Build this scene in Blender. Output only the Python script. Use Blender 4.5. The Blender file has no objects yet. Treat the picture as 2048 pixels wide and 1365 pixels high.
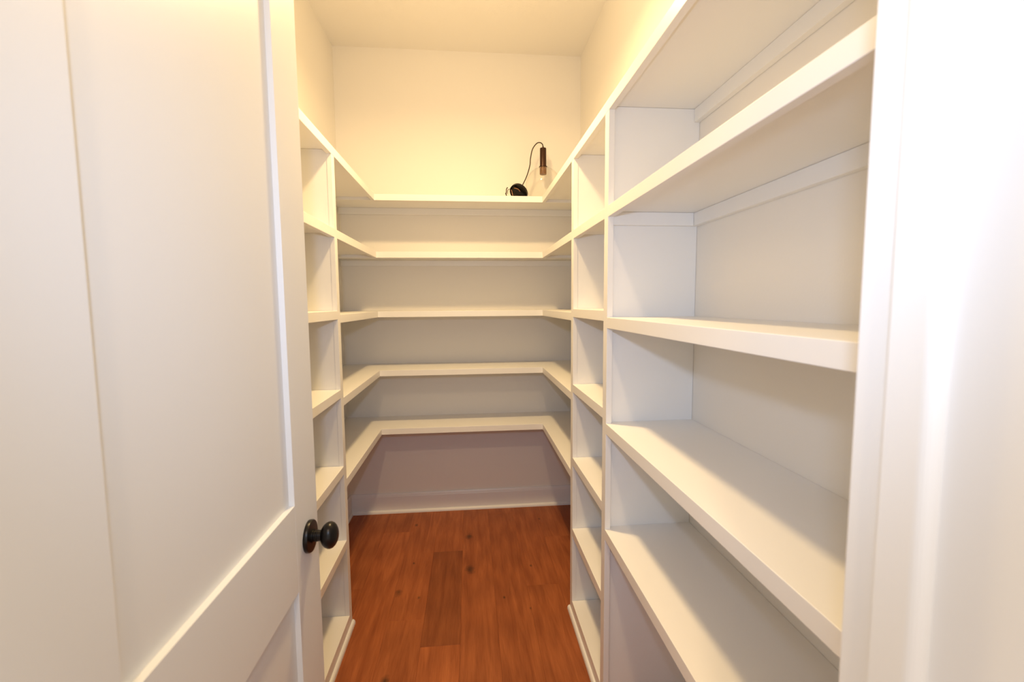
import bpy, bmesh, math, random
from mathutils import Vector, Matrix

random.seed(7)
scene = bpy.context.scene
COL = scene.collection

# ------------------------------------------------------------------ camera
H = 1.4298
FPX, YAW, PITCH, ROLL = 893.33, 0.0931, 0.0842, -0.0075
F = Vector((math.sin(YAW)*math.cos(PITCH), math.cos(YAW)*math.cos(PITCH), -math.sin(PITCH)))
R = F.cross(Vector((0, 0, 1))).normalized()
U = R.cross(F)
R2 = math.cos(ROLL)*R + math.sin(ROLL)*U
U2 = -math.sin(ROLL)*R + math.cos(ROLL)*U
cam_data = bpy.data.cameras.new('camera')
cam = bpy.data.objects.new('camera', cam_data)
COL.objects.link(cam)
cam_data.sensor_fit = 'HORIZONTAL'
cam_data.sensor_width = 36.0
cam_data.lens = FPX/2048*36
cam_data.clip_start = 0.02
cam_data.dof.use_dof = True
cam_data.dof.focus_distance = 2.3
cam_data.dof.aperture_fstop = 4.5
cam.matrix_world = Matrix(((R2.x, U2.x, -F.x, 0), (R2.y, U2.y, -F.y, 0), (R2.z, U2.z, -F.z, H), (0, 0, 0, 1)))
scene.camera = cam

# ------------------------------------------------------------------ light
scene.view_settings.view_transform = 'Standard'
scene.view_settings.look = 'None'
scene.view_settings.gamma = 1.0
scene.view_settings.use_curve_mapping = False
scene.view_settings.exposure = 0.08

world = bpy.data.worlds.new('daylight')
scene.world = world
world.use_nodes = True
bg = world.node_tree.nodes['Background']
bg.inputs['Color'].default_value = (1.0, 0.975, 0.90, 1)      # daylight of the room outside the doorway
bg.inputs['Strength'].default_value = 0.99


def lamp(name, kind, loc, energy, color, size, target=None, **kw):
    d = bpy.data.lights.new(name, kind)
    d.energy = energy
    d.color = color
    if kind == 'AREA':
        d.shape = 'DISK'
        d.size = size
    else:
        d.shadow_soft_size = size
    for k, v in kw.items():
        setattr(d, k, v)
    o = bpy.data.objects.new(name, d)
    COL.objects.link(o)
    o.location = loc
    if target is not None:
        o.rotation_euler = (Vector(target)-Vector(loc)).to_track_quat('-Z', 'Y').to_euler()
    return o


# warm pendant bulb of the pantry (hangs above the frame; most light leaves downwards), ceiling can
# outside the door, flash on the camera
lamp('pantry_bulb', 'POINT', (-0.03, 1.70, 2.70), 7.4, (1.0, 0.76, 0.43), 0.05)
lamp('pantry_pendant', 'AREA', (-0.03, 1.70, 2.695), 24.6, (1.0, 0.695, 0.32), 0.15, target=(-0.03, 1.70, 0))
lamp('hall_ceiling_lamp', 'AREA', (-0.06, -0.73, 2.95), 13.0, (1.0, 0.70, 0.42), 0.12, target=(-0.06, -0.45, 2.0))
lamp('camera_flash', 'SPOT', (-0.03, -0.06, 1.60), 25.0, (0.55, 0.71, 1.0), 0.025, target=(0.20, 2.0, 1.45),
     spot_size=math.radians(107), spot_blend=1.0)

# ------------------------------------------------------------------ materials


def new_mat(name):
    m = bpy.data.materials.new(name)
    m.use_nodes = True
    nt = m.node_tree
    return m, nt, nt.nodes['Principled BSDF']


def add_bump(nt, bsdf, scale, strength, dist=0.001, detail=3.0, coord='Object'):
    tc = nt.nodes.new('ShaderNodeTexCoord')
    n = nt.nodes.new('ShaderNodeTexNoise')
    n.inputs['Scale'].default_value = scale
    n.inputs['Detail'].default_value = detail
    b = nt.nodes.new('ShaderNodeBump')
    b.inputs['Strength'].default_value = strength
    b.inputs['Distance'].default_value = dist
    nt.links.new(tc.outputs[coord], n.inputs['Vector'])
    nt.links.new(n.outputs['Fac'], b.inputs['Height'])
    nt.links.new(b.outputs['Normal'], bsdf.inputs['Normal'])
    return tc, n


def paint(name, col, rough, scale, strength, dist):
    m, nt, b = new_mat(name)
    b.inputs['Roughness'].default_value = rough
    tc, n = add_bump(nt, b, scale, strength, dist)
    n2 = nt.nodes.new('ShaderNodeTexNoise')
    n2.inputs['Scale'].default_value = 2.5
    rmp = nt.nodes.new('ShaderNodeMixRGB')
    rmp.inputs[1].default_value = (*[c*0.985 for c in col], 1)
    rmp.inputs[2].default_value = (*col, 1)
    nt.links.new(tc.outputs['Object'], n2.inputs['Vector'])
    nt.links.new(n2.outputs['Fac'], rmp.inputs[0])
    nt.links.new(rmp.outputs[0], b.inputs['Base Color'])
    return m


M_WALL = paint('wall_paint', (0.885, 0.85, 0.795), 0.6, 160, 0.18, 0.0012)
M_CEIL = paint('ceiling_paint', (0.89, 0.86, 0.81), 0.8, 120, 0.25, 0.0015)
M_TRIM = paint('trim_paint', (0.86, 0.855, 0.85), 0.32, 35, 0.03, 0.0006)
M_SHELF = paint('shelf_paint', (0.90, 0.885, 0.86), 0.38, 40, 0.03, 0.0006)
M_DOOR = paint('door_paint', (0.775, 0.78, 0.785), 0.38, 60, 0.03, 0.0006)

M_BRONZE, nt, b = new_mat('dark_bronze')
b.inputs['Base Color'].default_value = (0.012, 0.010, 0.009, 1)
b.inputs['Metallic'].default_value = 0.55
b.inputs['Roughness'].default_value = 0.30
add_bump(nt, b, 90, 0.03, 0.0003)

M_BROWN, nt, b = new_mat('brown_bronze')
b.inputs['Base Color'].default_value = (0.05, 0.018, 0.007, 1)
b.inputs['Metallic'].default_value = 0.5
b.inputs['Roughness'].default_value = 0.33
add_bump(nt, b, 90, 0.03, 0.0003)

M_CORD, nt, b = new_mat('cord_black')
b.inputs['Base Color'].default_value = (0.035, 0.018, 0.008, 1)
b.inputs['Roughness'].default_value = 0.6
add_bump(nt, b, 400, 0.2, 0.0003)

M_COPPER, nt, b = new_mat('copper_wire')
b.inputs['Base Color'].default_value = (0.45, 0.22, 0.11, 1)
b.inputs['Metallic'].default_value = 0.3
b.inputs['Roughness'].default_value = 0.4
add_bump(nt, b, 200, 0.1, 0.0003)

M_SMOKE, nt, b = new_mat('socket_brown')
b.inputs['Base Color'].default_value = (0.20, 0.10, 0.045, 1)
b.inputs['Metallic'].default_value = 0.3
b.inputs['Roughness'].default_value = 0.35
add_bump(nt, b, 200, 0.1, 0.0003)

M_GLASS, nt, b = new_mat('clear_glass')
nt.nodes.remove(b)
gl = nt.nodes.new('ShaderNodeBsdfGlossy')
gl.inputs['Roughness'].default_value = 0.015
tr = nt.nodes.new('ShaderNodeBsdfTransparent')
tr.inputs['Color'].default_value = (0.997, 0.994, 0.985, 1)
fr = nt.nodes.new('ShaderNodeLayerWeight')
fr.inputs['Blend'].default_value = 0.5
pw = nt.nodes.new('ShaderNodeMath')
pw.operation = 'POWER'
pw.inputs[1].default_value = 4.0
fm = nt.nodes.new('ShaderNodeMath')
fm.operation = 'MULTIPLY_ADD'
fm.inputs[1].default_value = 0.30
fm.inputs[2].default_value = 0.015
nt.links.new(fr.outputs['Facing'], pw.inputs[0])
nt.links.new(pw.outputs[0], fm.inputs[0])
mxs = nt.nodes.new('ShaderNodeMixShader')
nt.links.new(fm.outputs[0], mxs.inputs[0])
nt.links.new(tr.outputs[0], mxs.inputs[1])
nt.links.new(gl.outputs[0], mxs.inputs[2])
nt.links.new(mxs.outputs[0], nt.nodes['Material Output'].inputs['Surface'])


KNOTS = [(-0.367, 2.833, 0.014), (-0.027, 2.652, 0.026), (-0.020, 2.309, 0.030), (-0.376, 2.150, 0.020), (-0.345, 1.625, 0.020),
         (-0.270, 2.100, 0.010), (-0.330, 2.40, 0.008), (0.145, 2.06, 0.007), (0.31, 2.31, 0.009), (0.262, 1.97, 0.007), (0.437, 2.83, 0.010),
         (-0.205, 0.55, 0.02), (0.21, 0.9, 0.02), (-0.02, 1.2, 0.014)]


def wood():
    m, nt, b = new_mat('oak_plank')
    N, Lk = nt.nodes, nt.links
    tc = N.new('ShaderNodeTexCoord')
    oi = N.new('ShaderNodeObjectInfo')
    rnd = N.new('ShaderNodeVectorMath')
    rnd.operation = 'SCALE'
    rnd.inputs[0].default_value = (13.7, 31.1, 7.3)
    Lk.new(oi.outputs['Random'], rnd.inputs['Scale'])
    add = N.new('ShaderNodeVectorMath')
    Lk.new(tc.outputs['Object'], add.inputs[0])
    Lk.new(rnd.outputs[0], add.inputs[1])
    # long grain
    mp = N.new('ShaderNodeMapping')
    mp.inputs['Scale'].default_value = (17, 1.2, 1)
    Lk.new(add.outputs[0], mp.inputs['Vector'])
    n1 = N.new('ShaderNodeTexNoise')
    n1.inputs['Scale'].default_value = 1.6
    n1.inputs['Detail'].default_value = 6
    n1.inputs['Roughness'].default_value = 0.62
    n1.inputs['Distortion'].default_value = 0.8
    Lk.new(mp.outputs[0], n1.inputs['Vector'])
    # cathedral figure
    mp2 = N.new('ShaderNodeMapping')
    mp2.inputs['Scale'].default_value = (7.0, 0.38, 1)
    Lk.new(add.outputs[0], mp2.inputs['Vector'])
    wv = N.new('ShaderNodeTexWave')
    wv.wave_type = 'RINGS'
    wv.inputs['Scale'].default_value = 3.2
    wv.inputs['Distortion'].default_value = 6.0
    wv.inputs['Detail'].default_value = 3.0
    wv.inputs['Detail Scale'].default_value = 0.7
    Lk.new(mp2.outputs[0], wv.inputs['Vector'])
    # pores
    mp3 = N.new('ShaderNodeMapping')
    mp3.inputs['Scale'].default_value = (420, 14, 1)
    Lk.new(add.outputs[0], mp3.inputs['Vector'])
    n3 = N.new('ShaderNodeTexNoise')
    n3.inputs['Scale'].default_value = 1.0
    n3.inputs['Detail'].default_value = 2
    Lk.new(mp3.outputs[0], n3.inputs['Vector'])
    r1 = N.new('ShaderNodeValToRGB')
    r1.color_ramp.elements[0].position = 0.30
    r1.color_ramp.elements[0].color = (0.31, 0.083, 0.023, 1)
    r1.color_ramp.elements[1].position = 0.72
    r1.color_ramp.elements[1].color = (0.51, 0.158, 0.050, 1)
    Lk.new(n1.outputs['Fac'], r1.inputs['Fac'])
    mx = N.new('ShaderNodeMixRGB')
    mx.blend_type = 'MULTIPLY'
    mx.inputs[0].default_value = 0.35
    rw = N.new('ShaderNodeValToRGB')
    rw.color_ramp.elements[0].color = (0.62, 0.58, 0.54, 1)
    rw.color_ramp.elements[1].color = (1, 1, 1, 1)
    Lk.new(wv.outputs['Fac'], rw.inputs['Fac'])
    Lk.new(r1.outputs[0], mx.inputs[1])
    Lk.new(rw.outputs[0], mx.inputs[2])
    mx2 = N.new('ShaderNodeMixRGB')
    mx2.blend_type = 'MULTIPLY'
    mx2.inputs[0].default_value = 0.35
    rp = N.new('ShaderNodeValToRGB')
    rp.color_ramp.elements[0].position = 0.35
    rp.color_ramp.elements[0].color = (0.6, 0.55, 0.5, 1)
    rp.color_ramp.elements[1].position = 0.6
    rp.color_ramp.elements[1].color = (1, 1, 1, 1)
    Lk.new(n3.outputs['Fac'], rp.inputs['Fac'])
    Lk.new(mx.outputs[0], mx2.inputs[1])
    Lk.new(rp.outputs[0], mx2.inputs[2])
    # knots: dark spots of the timber, each at its own place on the floor
    geo = N.new('ShaderNodeNewGeometry')
    nk = N.new('ShaderNodeTexNoise')
    nk.inputs['Scale'].default_value = 38
    nk.inputs['Detail'].default_value = 3
    Lk.new(geo.outputs['Position'], nk.inputs['Vector'])
    last = None
    for kx, ky, ks in KNOTS:
        sb = N.new('ShaderNodeVectorMath')
        sb.operation = 'SUBTRACT'
        sb.inputs[1].default_value = (kx, ky, 0)
        Lk.new(geo.outputs['Position'], sb.inputs[0])
        sc = N.new('ShaderNodeVectorMath')
        sc.operation = 'MULTIPLY'
        sc.inputs[1].default_value = (1/ks, 0.62/ks, 0)
        Lk.new(sb.outputs[0], sc.inputs[0])
        ln = N.new('ShaderNodeVectorMath')
        ln.operation = 'LENGTH'
        Lk.new(sc.outputs[0], ln.inputs[0])
        if last is None:
            last = ln.outputs['Value']
        else:
            mn = N.new('ShaderNodeMath')
            mn.operation = 'MINIMUM'
            Lk.new(last, mn.inputs[0])
            Lk.new(ln.outputs['Value'], mn.inputs[1])
            last = mn.outputs[0]
    ma = N.new('ShaderNodeMath')
    ma.operation = 'MULTIPLY_ADD'
    ma.inputs[1].default_value = 1.2
    Lk.new(nk.outputs['Fac'], ma.inputs[0])
    Lk.new(last, ma.inputs[2])
    mb = N.new('ShaderNodeMath')
    mb.operation = 'SUBTRACT'
    mb.inputs[1].default_value = 0.6
    Lk.new(ma.outputs[0], mb.inputs[0])
    rk = N.new('ShaderNodeValToRGB')
    rk.color_ramp.elements[0].position = 0.10
    rk.color_ramp.elements[0].color = (0.30, 0.38, 0.42, 1)
    rk.color_ramp.elements[1].position = 1.0
    rk.color_ramp.elements[1].color = (1, 1, 1, 1)
    Lk.new(mb.outputs[0], rk.inputs['Fac'])
    mx3 = N.new('ShaderNodeMixRGB')
    mx3.blend_type = 'MULTIPLY'
    mx3.inputs[0].default_value = 1.0
    Lk.new(mx2.outputs[0], mx3.inputs[1])
    Lk.new(rk.outputs[0], mx3.inputs[2])
    # each plank has a tone of its own, stored on the object
    at = N.new('ShaderNodeAttribute')
    at.attribute_type = 'OBJECT'
    at.attribute_name = 'tone'
    hs = N.new('ShaderNodeHueSaturation')
    Lk.new(at.outputs['Fac'], hs.inputs['Value'])
    Lk.new(mx3.outputs[0], hs.inputs['Color'])
    Lk.new(hs.outputs[0], b.inputs['Base Color'])
    b.inputs['Roughness'].default_value = 0.5
    b.inputs['Specular IOR Level'].default_value = 0.3
    bp = N.new('ShaderNodeBump')
    bp.inputs['Strength'].default_value = 0.15
    bp.inputs['Distance'].default_value = 0.0006
    Lk.new(n3.outputs['Fac'], bp.inputs['Height'])
    Lk.new(bp.outputs[0], b.inputs['Normal'])
    return m


M_WOOD = wood()
M_SUB, nt, b = new_mat('subfloor_dark')
b.inputs['Base Color'].default_value = (0.05, 0.025, 0.012, 1)
b.inputs['Roughness'].default_value = 0.9
add_bump(nt, b, 40, 0.2)

# ------------------------------------------------------------------ mesh helpers


def finish(name, bm, mat, parent=None, origin=(0, 0, 0), smooth=False):
    """bm is in world coordinates; origin is where the object's origin sits in the world."""
    o = Vector(origin)
    bmesh.ops.translate(bm, verts=bm.verts, vec=-o)
    bmesh.ops.recalc_face_normals(bm, faces=bm.faces)
    me = bpy.data.meshes.new(name)
    bm.to_mesh(me)
    bm.free()
    me.materials.append(mat)
    if smooth:
        for p in me.polygons:
            p.use_smooth = True
    ob = bpy.data.objects.new(name, me)
    COL.objects.link(ob)
    ob.location = o
    if parent is not None:
        ob.parent = parent
        pl = Vector((0, 0, 0))
        q = parent
        while q is not None:
            pl += q.location
            q = q.parent
        ob.location = o - pl
    return ob


def box_bm(bm, x0, x1, y0, y1, z0, z1, bev=0.0, seg=1):
    x0, x1 = sorted((x0, x1))
    y0, y1 = sorted((y0, y1))
    z0, z1 = sorted((z0, z1))
    r = bmesh.ops.create_cube(bm, size=1.0)
    vs = r['verts']
    for v in vs:
        v.co = Vector(((x0 if v.co.x < 0 else x1), (y0 if v.co.y < 0 else y1), (z0 if v.co.z < 0 else z1)))
    if bev > 0:
        es = list({e for v in vs for e in v.link_edges})
        bmesh.ops.bevel(bm, geom=es, offset=bev, segments=seg, affect='EDGES', profile=0.5)


def box(name, x0, x1, y0, y1, z0, z1, mat, parent=None, bev=0.0, seg=1):
    bm = bmesh.new()
    box_bm(bm, x0, x1, y0, y1, z0, z1, bev, seg)
    return finish(name, bm, mat, parent, ((x0+x1)/2, (y0+y1)/2, min(z0, z1)))


def prism(name, prof, axis, a0, a1, mat, parent=None, smooth=False):
    """profile [(p,q)] extruded along axis: 'x' -> (y,z), 'y' -> (x,z), 'z' -> (x,y)"""
    bm = bmesh.new()
    rings = []
    for a in (a0, a1):
        ring = []
        for p, q in prof:
            co = {'x': (a, p, q), 'y': (p, a, q), 'z': (p, q, a)}[axis]
            ring.append(bm.verts.new(co))
        rings.append(ring)
    n = len(prof)
    for i in range(n):
        bm.faces.new((rings[0][i], rings[0][(i+1) % n], rings[1][(i+1) % n], rings[1][i]))
    bm.faces.new(rings[0])
    bm.faces.new(list(reversed(rings[1])))
    c = sum((v.co for v in bm.verts), Vector())/len(bm.verts)
    return finish(name, bm, mat, parent, c, smooth)


def lathe(name, prof, base, axis, mat, parent=None, seg=48, scale=(1, 1), closed=False):
    """prof [(r, h)] turned about axis from base; scale stretches the two radial directions"""
    ax = Vector(axis).normalized()
    up = Vector((0, 0, 1)) if abs(ax.z) < 0.9 else Vector((0, 1, 0))
    a = up.cross(ax).normalized()
    c = ax.cross(a)
    bm = bmesh.new()
    rings = []
    for r, h in prof:
        if r < 1e-6:
            rings.append([bm.verts.new(Vector(base)+ax*h)])
        else:
            rings.append([bm.verts.new(Vector(base)+ax*h+a*r*scale[0]*math.cos(t)+c*r*scale[1]*math.sin(t))
                          for t in [2*math.pi*k/seg for k in range(seg)]])
    pairs = list(zip(rings, rings[1:]))
    if closed:
        pairs.append((rings[-1], rings[0]))
    for A, B in pairs:
        for k in range(seg):
            k2 = (k+1) % seg
            if len(A) == 1 and len(B) == 1:
                continue
            if len(A) == 1:
                bm.faces.new((A[0], B[k], B[k2]))
            elif len(B) == 1:
                bm.faces.new((A[k], A[k2], B[0]))
            else:
                bm.faces.new((A[k], A[k2], B[k2], B[k]))
    if not closed:
        for Rg in (rings[0], rings[-1]):
            if len(Rg) > 1:
                bm.faces.new(Rg)
    ob = finish(name, bm, mat, parent, base, True)
    m = ob.modifiers.new('edges', 'EDGE_SPLIT')
    m.split_angle = math.radians(40)
    return ob


def tube(name, pts, r, mat, parent=None, seg=10, sub=8):
    # Catmull-Rom through pts
    P = [Vector(p) for p in pts]
    P = [P[0]*2-P[1]]+P+[P[-1]*2-P[-2]]
    path = []
    for i in range(1, len(P)-2):
        for s in range(sub):
            t = s/sub
            path.append(0.5*((2*P[i])+(-P[i-1]+P[i+1])*t+(2*P[i-1]-5*P[i]+4*P[i+1]-P[i+2])*t*t
                             + (-P[i-1]+3*P[i]-3*P[i+1]+P[i+2])*t**3))
    path.append(P[-2])
    bm = bmesh.new()
    rings = []
    ref = Vector((0.3, 0.9, 0.2)).normalized()
    for i, p in enumerate(path):
        d = (path[min(i+1, len(path)-1)]-path[max(i-1, 0)]).normalized()
        a = d.cross(ref).normalized()
        c = d.cross(a)
        rings.append([bm.verts.new(p+a*r*math.cos(2*math.pi*k/seg)+c*r*math.sin(2*math.pi*k/seg)) for k in range(seg)])
    for A, B in zip(rings, rings[1:]):
        for k in range(seg):
            bm.faces.new((A[k], A[(k+1) % seg], B[(k+1) % seg], B[k]))
    bm.faces.new(rings[0])
    bm.faces.new(rings[-1])
    return finish(name, bm, mat, parent, pts[0], True)


def empty(name, loc, label=None, cat=None, group=None, kind=None):
    o = bpy.data.objects.new(name, None)
    COL.objects.link(o)
    o.location = loc
    o.empty_display_size = 0.1
    tag(o, label, cat, group, kind)
    return o


def tag(o, label=None, cat=None, group=None, kind=None):
    for k, v in (('label', label), ('category', cat), ('group', group), ('kind', kind)):
        if v:
            o[k] = v
    return o


def structure(o, label, cat):
    return tag(o, label, cat, None, 'structure')


# ------------------------------------------------------------------ dimensions
XL, XR, YB, ZC = -0.836, 0.754, 3.040, 3.05          # pantry shell
YW0, YW1 = 0.200, 0.338                              # wall with the doorway
XJ0, XJ1 = -0.400, 0.317                             # faces of the door jambs
ZD = 2.44                                            # head of the doorway
FL, FR, FB = -0.546, 0.445, 2.729                    # front planes of left, right and back shelves
T, TB = 0.036, 0.019                                 # nosing height, board thickness
Z1, Z2 = 2.072, 1.740                                # two top levels run right round
ZU = [Z1, Z2, 1.388, 1.032, 0.672]                   # back (U) levels
ZM = [Z1, Z2, 1.404, 1.073, 0.742, 0.413]            # bays with six levels
ZN = [Z1, Z2, 1.382, 1.028, 0.661]                   # large bay by the door
ZBASE = 0.068
A0, A1 = 1.9065, 1.9445                              # right far divider
B0, B1 = 1.4240, 1.4630                              # right near divider
L0, L1 = 1.9130, 1.9490                              # left divider
XD = -0.365                                          # face of the open door
YD0, YD1 = 0.341, 1.052

# ------------------------------------------------------------------ shell
YO = -2.0
structure(box('wall_back', XL-0.12, XR+0.12, YB, YB+0.12, -0.02, ZC, M_WALL),
          'cream painted back wall behind the u-shaped shelves', 'wall')
structure(box('wall_left', XL-0.12, XL, YW1, YB, -0.02, ZC, M_WALL),
          'cream painted wall on the left above the shelves', 'wall')
structure(box('wall_right', XR, XR+0.12, YW1, YB, -0.02, ZC, M_WALL),
          'cream painted wall on the right behind the tall bay', 'wall')
structure(box('ceiling', XL-0.12, XR+0.12, YW0, YB+0.12, ZC, ZC+0.1, M_CEIL),
          'flat cream painted ceiling', 'ceiling')
wf = empty('wall_front', (0, (YW0+YW1)/2, 0))
structure(wf, 'white wall around the doorway', 'wall')
box('wall_panel', -2.2, XJ0-0.020, YW0, YW1, -0.02, ZC, M_WALL, wf)
box('wall_panel', XJ1+0.020, 2.2, YW0, YW1, -0.02, ZC, M_WALL, wf)
box('wall_panel', XJ0-0.020, XJ1+0.020, YW0, YW1, ZD+0.020, ZC, M_WALL, wf)

# floor: every plank an object
fl = empty('floor', (0, 0, -0.03))
structure(fl, 'warm brown oak plank floor', 'floor')
box('subfloor', -2.2, 2.2, YO, YB+0.1, -0.03, -0.0135, M_SUB, fl)
PW = 0.165
XS0 = -0.2285
plank_mesh = {}
joints = {0: [0.35, 1.78, 2.50], 1: [0.10, 1.30], 2: [0.95, 2.93], 3: [-0.2, 2.14], 4: [0.7, 2.60], -1: [0.55, 1.95],
          -2: [1.25, 2.75], -3: [0.2, 2.2], -4: [0.9], 5: [1.1]}
tones = {(0, 1.78): 0.74, (0, 0.35): 1.10, (0, 2.50): 1.0, (3, -0.2): 0.93, (3, 2.14): 0.98, (-1, 0.55): 0.95,
         (-1, 1.95): 1.0, (4, 2.60): 0.92}
for c in range(-10, 11):
    x0 = XS0+c*PW
    js = [YO]+[j for j in joints.get(c, [random.uniform(-0.8, 0.5)]) if j < YB]+[YB-0.004]
    for y0, y1 in zip(js, js[1:]):
        key = round(y1-y0, 3)
        if key not in plank_mesh:
            bm = bmesh.new()
            box_bm(bm, -PW/2+0.00015, PW/2-0.00015, 0.00015, key-0.00015, -0.013, 0.0, 0.0004)
            me = bpy.data.meshes.new('plank')
            bm.to_mesh(me)
            bm.free()
            me.materials.append(M_WOOD)
            plank_mesh[key] = me
        o = bpy.data.objects.new('plank', plank_mesh[key])
        COL.objects.link(o)
        o.parent = fl
        o.location = (x0+PW/2, y0, 0.03)
        o['tone'] = float(tones.get((c, y0), random.uniform(0.88, 1.08)))


def quarter(name, x, s, y0, y1, mat, parent=None, w=0.012, h=0.020):
    """quarter-round shoe: on plane x facing s, from y0 to y1"""
    prof = [(x, 0.0), (x+s*w, 0.0)]
    for k in range(1, 7):
        a = k/6*math.pi/2
        prof.append((x+s*w*math.cos(a), 0.004+(h-0.004)*math.sin(a)))
    return prism(name, prof, 'y', y0, y1, mat, parent)


# baseboards in the open foot of the u-shaped part
bb = empty('baseboard_back', (0, YB, 0))
structure(bb, 'white baseboard along the back wall under the lowest shelf', 'baseboard')
ZB = 0.135
e = 0.0012
prism('board', [(YB-0.0008, 0), (YB-0.014, 0), (YB-0.014, ZB-0.022), (YB-0.0125, ZB-0.018), (YB-0.0125, ZB-0.015),
                (YB-0.0105, ZB-0.006), (YB-0.008, ZB), (YB-0.0008, ZB)], 'x', XL+0.001, XR-0.001, M_TRIM, bb)
prof = [(YB-0.014, 0.0), (YB-0.028, 0.0)]
for k in range(1, 7):
    a = k/6*math.pi/2
    prof.append((YB-0.014-0.014*math.cos(a), 0.004+0.016*math.sin(a)))
prism('shoe_moulding', prof, 'x', XL+0.015, XR-0.015, M_TRIM, bb)
for side, xw, s, ya in (('left', XL, 1, L1+0.002), ('right', XR, -1, A1+0.002)):
    o = empty('baseboard_'+side, (xw, 2.5, 0))
    structure(o, 'white baseboard on the %s wall under the lowest shelf' % side, 'baseboard')
    prism('board', [(xw+s*0.0008, 0), (xw+s*0.014, 0), (xw+s*0.014, ZB-0.022), (xw+s*0.0125, ZB-0.015),
                    (xw+s*0.008, ZB), (xw+s*0.0008, ZB)], 'y', ya, YB-0.0145, M_TRIM, o)
    quarter('shoe_moulding', xw+s*0.014, s, ya, YB-0.0285, M_TRIM, o)

# ------------------------------------------------------------------ shelving
BV = 0.0012


def nosing_x(parent, xf, s, y0, y1, z):
    # front strip along y, only its two front arrises eased
    c = 0.0012
    return prism('nosing', [(xf+s*0.019, z), (xf+s*c, z), (xf+s*0.3*c, z-0.3*c), (xf, z-c), (xf, z-T+c), (xf+s*0.3*c, z-T+0.3*c),
                            (xf+s*c, z-T), (xf+s*0.019, z-T)], 'y', y0, y1, M_SHELF, parent)


def nosing_y(parent, yf, x0, x1, z):
    c = 0.0012
    return prism('nosing', [(yf+0.019, z), (yf+c, z), (yf+0.3*c, z-0.3*c), (yf, z-c), (yf, z-T+c), (yf+0.3*c, z-T+0.3*c),
                            (yf+c, z-T), (yf+0.019, z-T)], 'x', x0, x1, M_SHELF, parent)


def side_shelf(unit, xf, xw, s, y0, y1, z, cleat_wall=True):
    """a shelf board on a side wall; s=+1 when the wall lies at larger x"""
    b = box('shelf', xf+s*0.019, xw-s*0.001, y0, y1, z-TB, z, M_SHELF, unit)
    nosing_x(b, xf, s, y0, y1, z)
    if cleat_wall:
        box('wall_cleat', xw-s*0.020, xw-s*0.001, y0+0.001, y1-0.001, z-TB-0.042, z-TB-0.0005, M_SHELF, b, 0.0006)
    return b


def divider(unit, xf, xw, s, y0, y1, p0, p1, ztop):
    """face stile y0..y1 and panel p0..p1 behind it"""
    d = box('divider_panel', xf+s*0.019, xw-s*0.001, p0, p1, 0.0, ztop-TB-0.0008, M_SHELF, unit)
    box('face_stile', xf, xf+s*0.019, y0, y1, 0.0, ztop-T-0.0002, M_SHELF, d, 0.0006)
    return d


def base(unit, xf, xw, s, y0, y1, yshoe):
    b = box('base_shelf', xf, xw-s*0.001, y0, y1, 0.0, ZBASE, M_SHELF, unit, BV)
    quarter('shoe_moulding', xf, -s, y0-0.0, yshoe, M_TRIM, b)
    return b


# left bay, mostly behind the open door
lu = empty('shelving_unit', ((FL+XL)/2, 1.2, 0),
           'tall white built-in shelf bay left of the aisle, half hidden behind the open door', 'shelves')
YLE = 0.362
divider(lu, FL, XL, -1, L0, L1, L0+0.0012, L1, Z1)
divider(lu, FL, XL, -1, YW1+0.002, YLE+0.012, YW1+0.002, YLE, Z1)
for i, z in enumerate(ZM):
    if i == 0:
        b = box('shelf', FL-0.019, XL+0.001, YW1+0.002, L1, z-TB, z, M_SHELF, lu)
        nosing_x(b, FL, -1, YW1+0.002, L1, z)
        box('wall_cleat', XL+0.020, XL+0.001, YLE+0.001, L0-0.0003, z-TB-0.042, z-TB-0.0005, M_SHELF, b, 0.0006)
    else:
        side_shelf(lu, FL, XL, -1, YLE+0.0125, L0-0.0003, z, False)
base(lu, FL, XL, -1, YLE+0.0125, L0-0.0003, L1+0.006)

# right middle bay, between the two dividers
mu = empty('shelving_unit', ((FR+XR)/2, 1.68, 0),
           'narrow white six-shelf bay between the two dividers right of the aisle', 'shelves')
divider(mu, FR, XR, 1, A0, A1, A0+0.0012, A1, Z1)
for i, z in enumerate(ZM):
    if i == 0:
        b = box('shelf', FR+0.019, XR-0.001, B1+0.0002, A1, z-TB, z, M_SHELF, mu)
        nosing_x(b, FR, 1, B1+0.0002, A1, z)
        box('wall_cleat', XR-0.020, XR-0.001, B1+0.001, A0-0.0003, z-TB-0.042, z-TB-0.0005, M_SHELF, b, 0.0006)
    else:
        side_shelf(mu, FR, XR, 1, B1+0.0003, A0-0.0003, z, i == 1)
base(mu, FR, XR, 1, B1+0.0003, A0-0.0003, A1+0.006)

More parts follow.
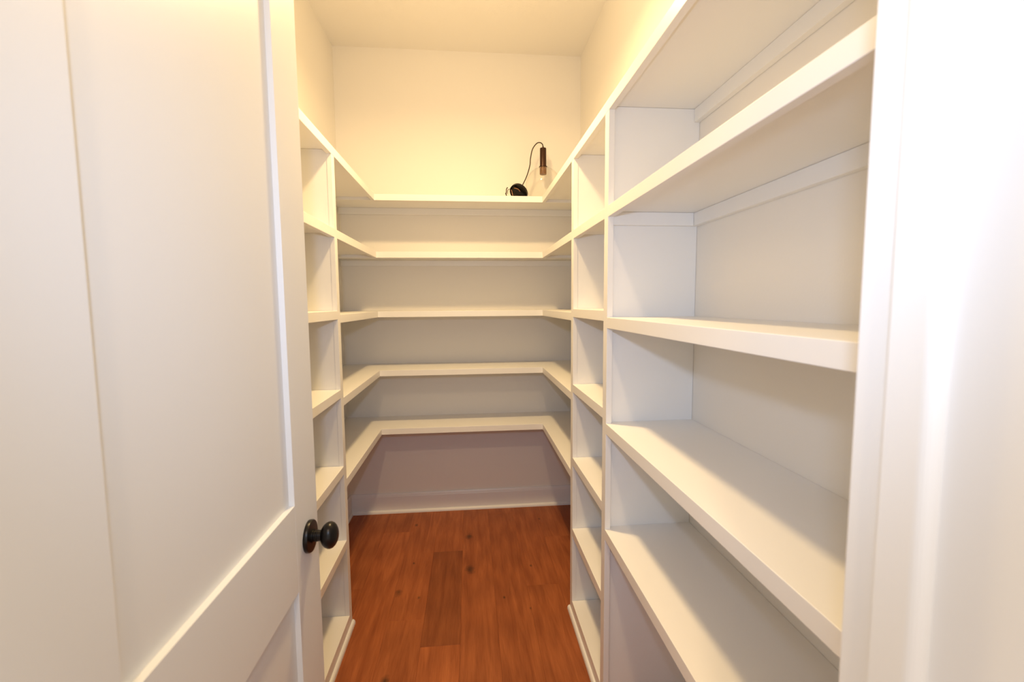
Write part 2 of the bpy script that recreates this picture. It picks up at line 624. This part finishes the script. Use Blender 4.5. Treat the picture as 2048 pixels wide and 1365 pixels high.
# right near bay with the deep wide shelves and an open foot
nu = empty('shelving_unit', ((FR+XR)/2, 0.9, 0),
           'wide white shelf bay beside the door jamb with its foot left open', 'shelves')
YNE = 0.362
divider(nu, FR, XR, 1, B0, B1, B0+0.019, B1, Z1)
divider(nu, FR, XR, 1, YW1+0.002, YNE+0.012, YW1+0.002, YNE, Z1)
for i, z in enumerate(ZN):
    if i == 0:
        b = box('shelf', FR+0.019, XR-0.001, YW1+0.002, B1, z-TB, z, M_SHELF, nu)
        nosing_x(b, FR, 1, YW1+0.002, B1, z)
        box('wall_cleat', XR-0.020, XR-0.001, YNE+0.001, B0+0.018, z-TB-0.042, z-TB-0.0005, M_SHELF, b, 0.0006)
        continue
    # board reaches the recessed panel, nosing stops at the stile
    b = box('shelf', FR+0.019, XR-0.001, YNE+0.0005, B0+0.0185, z-TB, z, M_SHELF, nu)
    nosing_x(b, FR, 1, YNE+0.0125, B0-0.0003, z)
    box('wall_cleat', XR-0.020, XR-0.001, YNE+0.001, B0+0.018, z-TB-0.042, z-TB-0.0005, M_SHELF, b, 0.0006)
    if i == 1:
        box('side_cleat', FR+0.0196, XR-0.021, B0+0.003, B0+0.0187, z-TB-0.042, z-TB-0.0005, M_SHELF, b, 0.0006)

# u-shaped shelves on the back wall, five levels
uu = empty('corner_shelving', (0, YB-0.2, 0),
           'u-shaped white shelves wrapping round the back wall, five levels', 'shelves')
for i, z in enumerate(ZU):
    b = box('back_shelf', XL+0.001, XR-0.001, FB+0.019, YB-0.001, z-TB, z, M_SHELF, uu)
    nosing_y(b, FB, XL+0.001, XR-0.001, z)
    box('wall_cleat', XL+0.001, XR-0.001, YB-0.020, YB-0.001, z-TB-0.042, z-TB-0.0005, M_SHELF, b, 0.0006)
    for xf, xw, s, ya in ((FL, XL, -1, L1), (FR, XR, 1, A1)):
        yn = ya+0.0003
        w = box('wing_shelf', xf+s*0.019, xw-s*0.001, yn, FB-0.0003, z-TB, z, M_SHELF, uu)
        nosing_x(w, xf, s, yn, FB-0.0003, z)
        box('wall_cleat', xw-s*0.020, xw-s*0.001, yn, FB-0.001, z-TB-0.042, z-TB-0.0005, M_SHELF, w, 0.0006)

# ------------------------------------------------------------------ door frame
tf = empty('trim_1', (XJ1, (YW0+YW1)/2, 0))
structure(tf, 'white painted door frame at the right edge', 'door frame')
box('jamb', XJ1, XJ1+0.019, YW0, YW1, 0, ZD, M_TRIM, tf, 0.0015, 2)
box('jamb', XJ0-0.019, XJ0, YW0, YW1, 0, ZD, M_TRIM, tf, 0.0015, 2)
box('head_jamb', XJ0-0.019, XJ1+0.019, YW0, YW1, ZD+0.0003, ZD+0.019, M_TRIM, tf, 0.0015, 2)
SY0, SY1 = 0.2655, 0.3020


def stop(name, x, s):
    # door stop with a rounded outer edge
    r = 0.009
    prof = [(x+s*0.0, SY1), (x-s*0.0085, SY1), (x-s*0.010, SY1-0.0015)]
    for k in range(0, 7):
        a = k/6*math.pi/2
        prof.append((x-s*(0.001+r*math.cos(a)), SY0+r-r*math.sin(a)))
    prof.append((x, SY0))
    return prism(name, prof, 'z', 0, ZD-0.0115, M_TRIM, tf)


stop('door_stop', XJ1, 1)
stop('door_stop', XJ0, -1)
box('head_stop', XJ0, XJ1, SY0, SY1, ZD-0.011, ZD, M_TRIM, tf, 0.001)
for x0, x1 in ((XJ1+0.006, XJ1+0.095), (XJ0-0.095, XJ0-0.006)):
    box('casing', x0, x1, YW0-0.018, YW0-0.0005, 0, ZD+0.006, M_TRIM, tf, 0.002, 2)
box('head_casing', XJ0-0.095, XJ1+0.095, YW0-0.018, YW0-0.0005, ZD+0.0065, ZD+0.100, M_TRIM, tf, 0.002, 2)

# ------------------------------------------------------------------ door
dr = empty('door_1', (XD-0.0175, YD0, 0.008))
structure(dr, 'white two-panel door swung open along the left side', 'door')
DT = 0.035
xa, xb = XD-DT, XD
ZT = 2.430
SW = 0.127
ZR0, ZR1 = 0.831, 1.0175
box('stile', xa, xb, YD0, YD0+SW, 0.010, ZT, M_DOOR, dr, 0.0010, 2)
box('stile', xa, xb, YD1-SW, YD1, 0.010, ZT, M_DOOR, dr, 0.0010, 2)
box('bottom_rail', xa, xb, YD0+SW, YD1-SW, 0.010, 0.240, M_DOOR, dr, 0.0006)
box('lock_rail', xa, xb, YD0+SW, YD1-SW, ZR0, ZR1, M_DOOR, dr, 0.0006)
box('top_rail', xa, xb, YD0+SW, YD1-SW, ZT-0.125, ZT, M_DOOR, dr, 0.0006)
box('panel', xa+0.011, xb-0.011, YD0+SW-0.006, YD1-SW+0.006, 0.234, ZR0+0.006, M_DOOR, dr)
box('panel', xa+0.011, xb-0.011, YD0+SW-0.006, YD1-SW+0.006, ZR1-0.006, ZT-0.119, M_DOOR, dr)
KY, KZ = 0.990, 0.918
for s, x in ((1, XD), (-1, XD-DT)):
    k = lathe('knob', [(0, 0.0275), (0.0100, 0.0280), (0.0160, 0.0298), (0.0218, 0.0335), (0.0262, 0.0385), (0.0285, 0.0440),
                       (0.0287, 0.0485), (0.0265, 0.0540), (0.0220, 0.0585), (0.0150, 0.0622), (0.0080, 0.0640), (0, 0.0645)],
              (x, KY, KZ), (s, 0, 0), M_BRONZE, dr, 56, scale=(0.90, 1.03))
    k['label'] = 'dark bronze oval door knob'
    lathe('rosette', [(0, 0.0002), (0.0345, 0.0002), (0.0350, 0.002), (0.0350, 0.0075), (0.0335, 0.0095), (0.012, 0.0105), (0, 0.0105)],
          (x, KY, KZ), (s, 0, 0), M_BRONZE, k, 56)
    lathe('neck', [(0.0145, 0.0103), (0.0145, 0.013), (0.0125, 0.0135), (0.0125, 0.0155), (0.0132, 0.016), (0.0132, 0.0175),
                   (0.0125, 0.018), (0.0125, 0.021), (0.0118, 0.0215), (0.0118, 0.0300)],
          (x, KY, KZ), (s, 0, 0), M_BRONZE, k, 40)

# ------------------------------------------------------------------ pendant lamp left on the top shelf
PX, PY, PZ = 0.479, 2.905, Z1
pd = empty('pendant_light', (PX, PY, PZ),
           'clear glass globe pendant lamp with brown metal socket left on the top back shelf', 'pendant lamp')
GR = 0.112
gc = PZ+GR+0.0006
gp = []
aN = math.asin(0.0235/GR)
NS = 26
outer = [(GR*math.sin(a), GR*math.cos(a)) for a in [aN+(math.pi-aN)*k/NS for k in range(NS+1)]]
inner = [((GR-0.0022)*math.sin(a), (GR-0.0022)*math.cos(a)) for a in [aN+(math.pi-aN)*k/NS for k in range(NS+1)]]
outer[-1] = (0, -GR)
inner[-1] = (0, -(GR-0.0022))
prof = [(r, h) for r, h in outer] + [(r, h) for r, h in reversed(inner)]
g = lathe('glass_globe', prof, (PX, PY, gc), (0, 0, 1), M_GLASS, pd, 56, closed=True)
for m in list(g.modifiers):
    g.modifiers.remove(m)
g['label'] = 'clear glass globe shade'
zt = gc+GR*math.cos(aN)
sk = lathe('socket_tube', [(0, zt+0.002), (0.0265, zt+0.002), (0.0265, zt+0.005), (0.0205, zt+0.0055), (0.0205, zt+0.116), (0.0195, zt+0.118),
                           (0.0048, zt+0.118), (0.0048, zt+0.130), (0, zt+0.130)], (PX, PY, 0), (0, 0, 1), M_BROWN, pd, 40)
lathe('lamp_holder', [(0, zt-0.044), (0.0205, zt-0.044), (0.0215, zt-0.042), (0.0215, zt+0.0015), (0, zt+0.0015)],
      (PX, PY, 0), (0, 0, 1), M_SMOKE, sk, 40)
ztop = zt+0.130
# canopy: dished ceiling plate, tipped on its rim beside the globe
cc = Vector((0.318, 2.860, PZ+0.0525))
ax = Vector((0.50, 0.55, 0.67)).normalized()          # from mouth to crown
can = lathe('canopy', [(0.0600, -0.010), (0.0600, 0.004), (0.0585, 0.009), (0.0540, 0.0125), (0.0440, 0.0150), (0.0180, 0.0165), (0, 0.0168),
                       (0, 0.0150), (0.0180, 0.0147), (0.0435, 0.0132), (0.0530, 0.0107), (0.0570, 0.0075), (0.0582, 0.003), (0.0582, -0.010)],
            cc, ax, M_BRONZE, pd, 48, closed=True)
can['label'] = 'dark ceiling canopy tipped on its rim'
crown = cc+ax*0.0168
lathe('cord_grip', [(0, 0), (0.006, 0), (0.006, 0.008), (0.004, 0.010), (0, 0.010)], crown, ax, M_BRONZE, can, 20)
a = ax.cross(Vector((0, 1, 0))).normalized()
bvec = ax.cross(a).normalized()
bm = bmesh.new()
box_bm(bm, -0.045, 0.045, -0.006, 0.006, -0.0012, 0.0012, 0.0005)
rot = Matrix((a, bvec, ax)).transposed().to_4x4()
bmesh.ops.transform(bm, matrix=Matrix.Translation(cc+ax*0.002) @ rot, verts=bm.verts)
finish('mounting_strap', bm, M_BRONZE, can, cc)
tube('lead_wire', [cc+ax*0.012, cc+bvec*0.012+ax*0.002, cc+a*0.016+bvec*0.020-ax*0.004, cc+a*0.030+bvec*0.016-ax*0.006, cc+a*0.040+bvec*0.004],
     0.0022, M_COPPER, can, 8)
ce = crown+ax*0.009
tube('cord', [ce, ce+Vector((0.006, 0.004, 0.020)), (0.371, 2.885, 2.232), (0.392, 2.892, 2.300), (0.397, 2.896, 2.345), (0.410, 2.900, 2.402),
              (0.437, 2.903, 2.440), (0.460, 2.905, 2.447), (0.475, 2.905, 2.437), (PX, PY, ztop-0.003)], 0.0033, M_CORD, pd, 10)
# wires with crimps coming off the canopy, over the shelf edge
w = tube('lead_wire', [cc-a*0.050-ax*0.004, (0.268, 2.800, PZ+0.030), (0.256, 2.775, PZ+0.047), (0.243, 2.750, PZ+0.043), (0.236, 2.735, PZ+0.030),
                       (0.234, 2.730, PZ+0.012)], 0.0018, M_CORD, pd, 8)
w2 = tube('lead_wire', [(0.236, 2.735, PZ+0.051), (0.229, 2.734, PZ+0.040), (0.228, 2.733, PZ+0.026), (0.226, 2.733, PZ+0.012), (0.229, 2.735, PZ+0.0016)],
          0.0030, M_CORD, pd, 8)
tube('wire_tip', [(0.222, 2.733, PZ+0.012), (0.227, 2.7335, PZ+0.0145)], 0.0042, M_CORD, w2, 8)
w3 = tube('lead_wire', [(0.262, 2.765, PZ+0.045), (0.266, 2.760, PZ+0.024), (0.270, 2.757, PZ+0.0018)], 0.0013, M_COPPER, pd, 8)
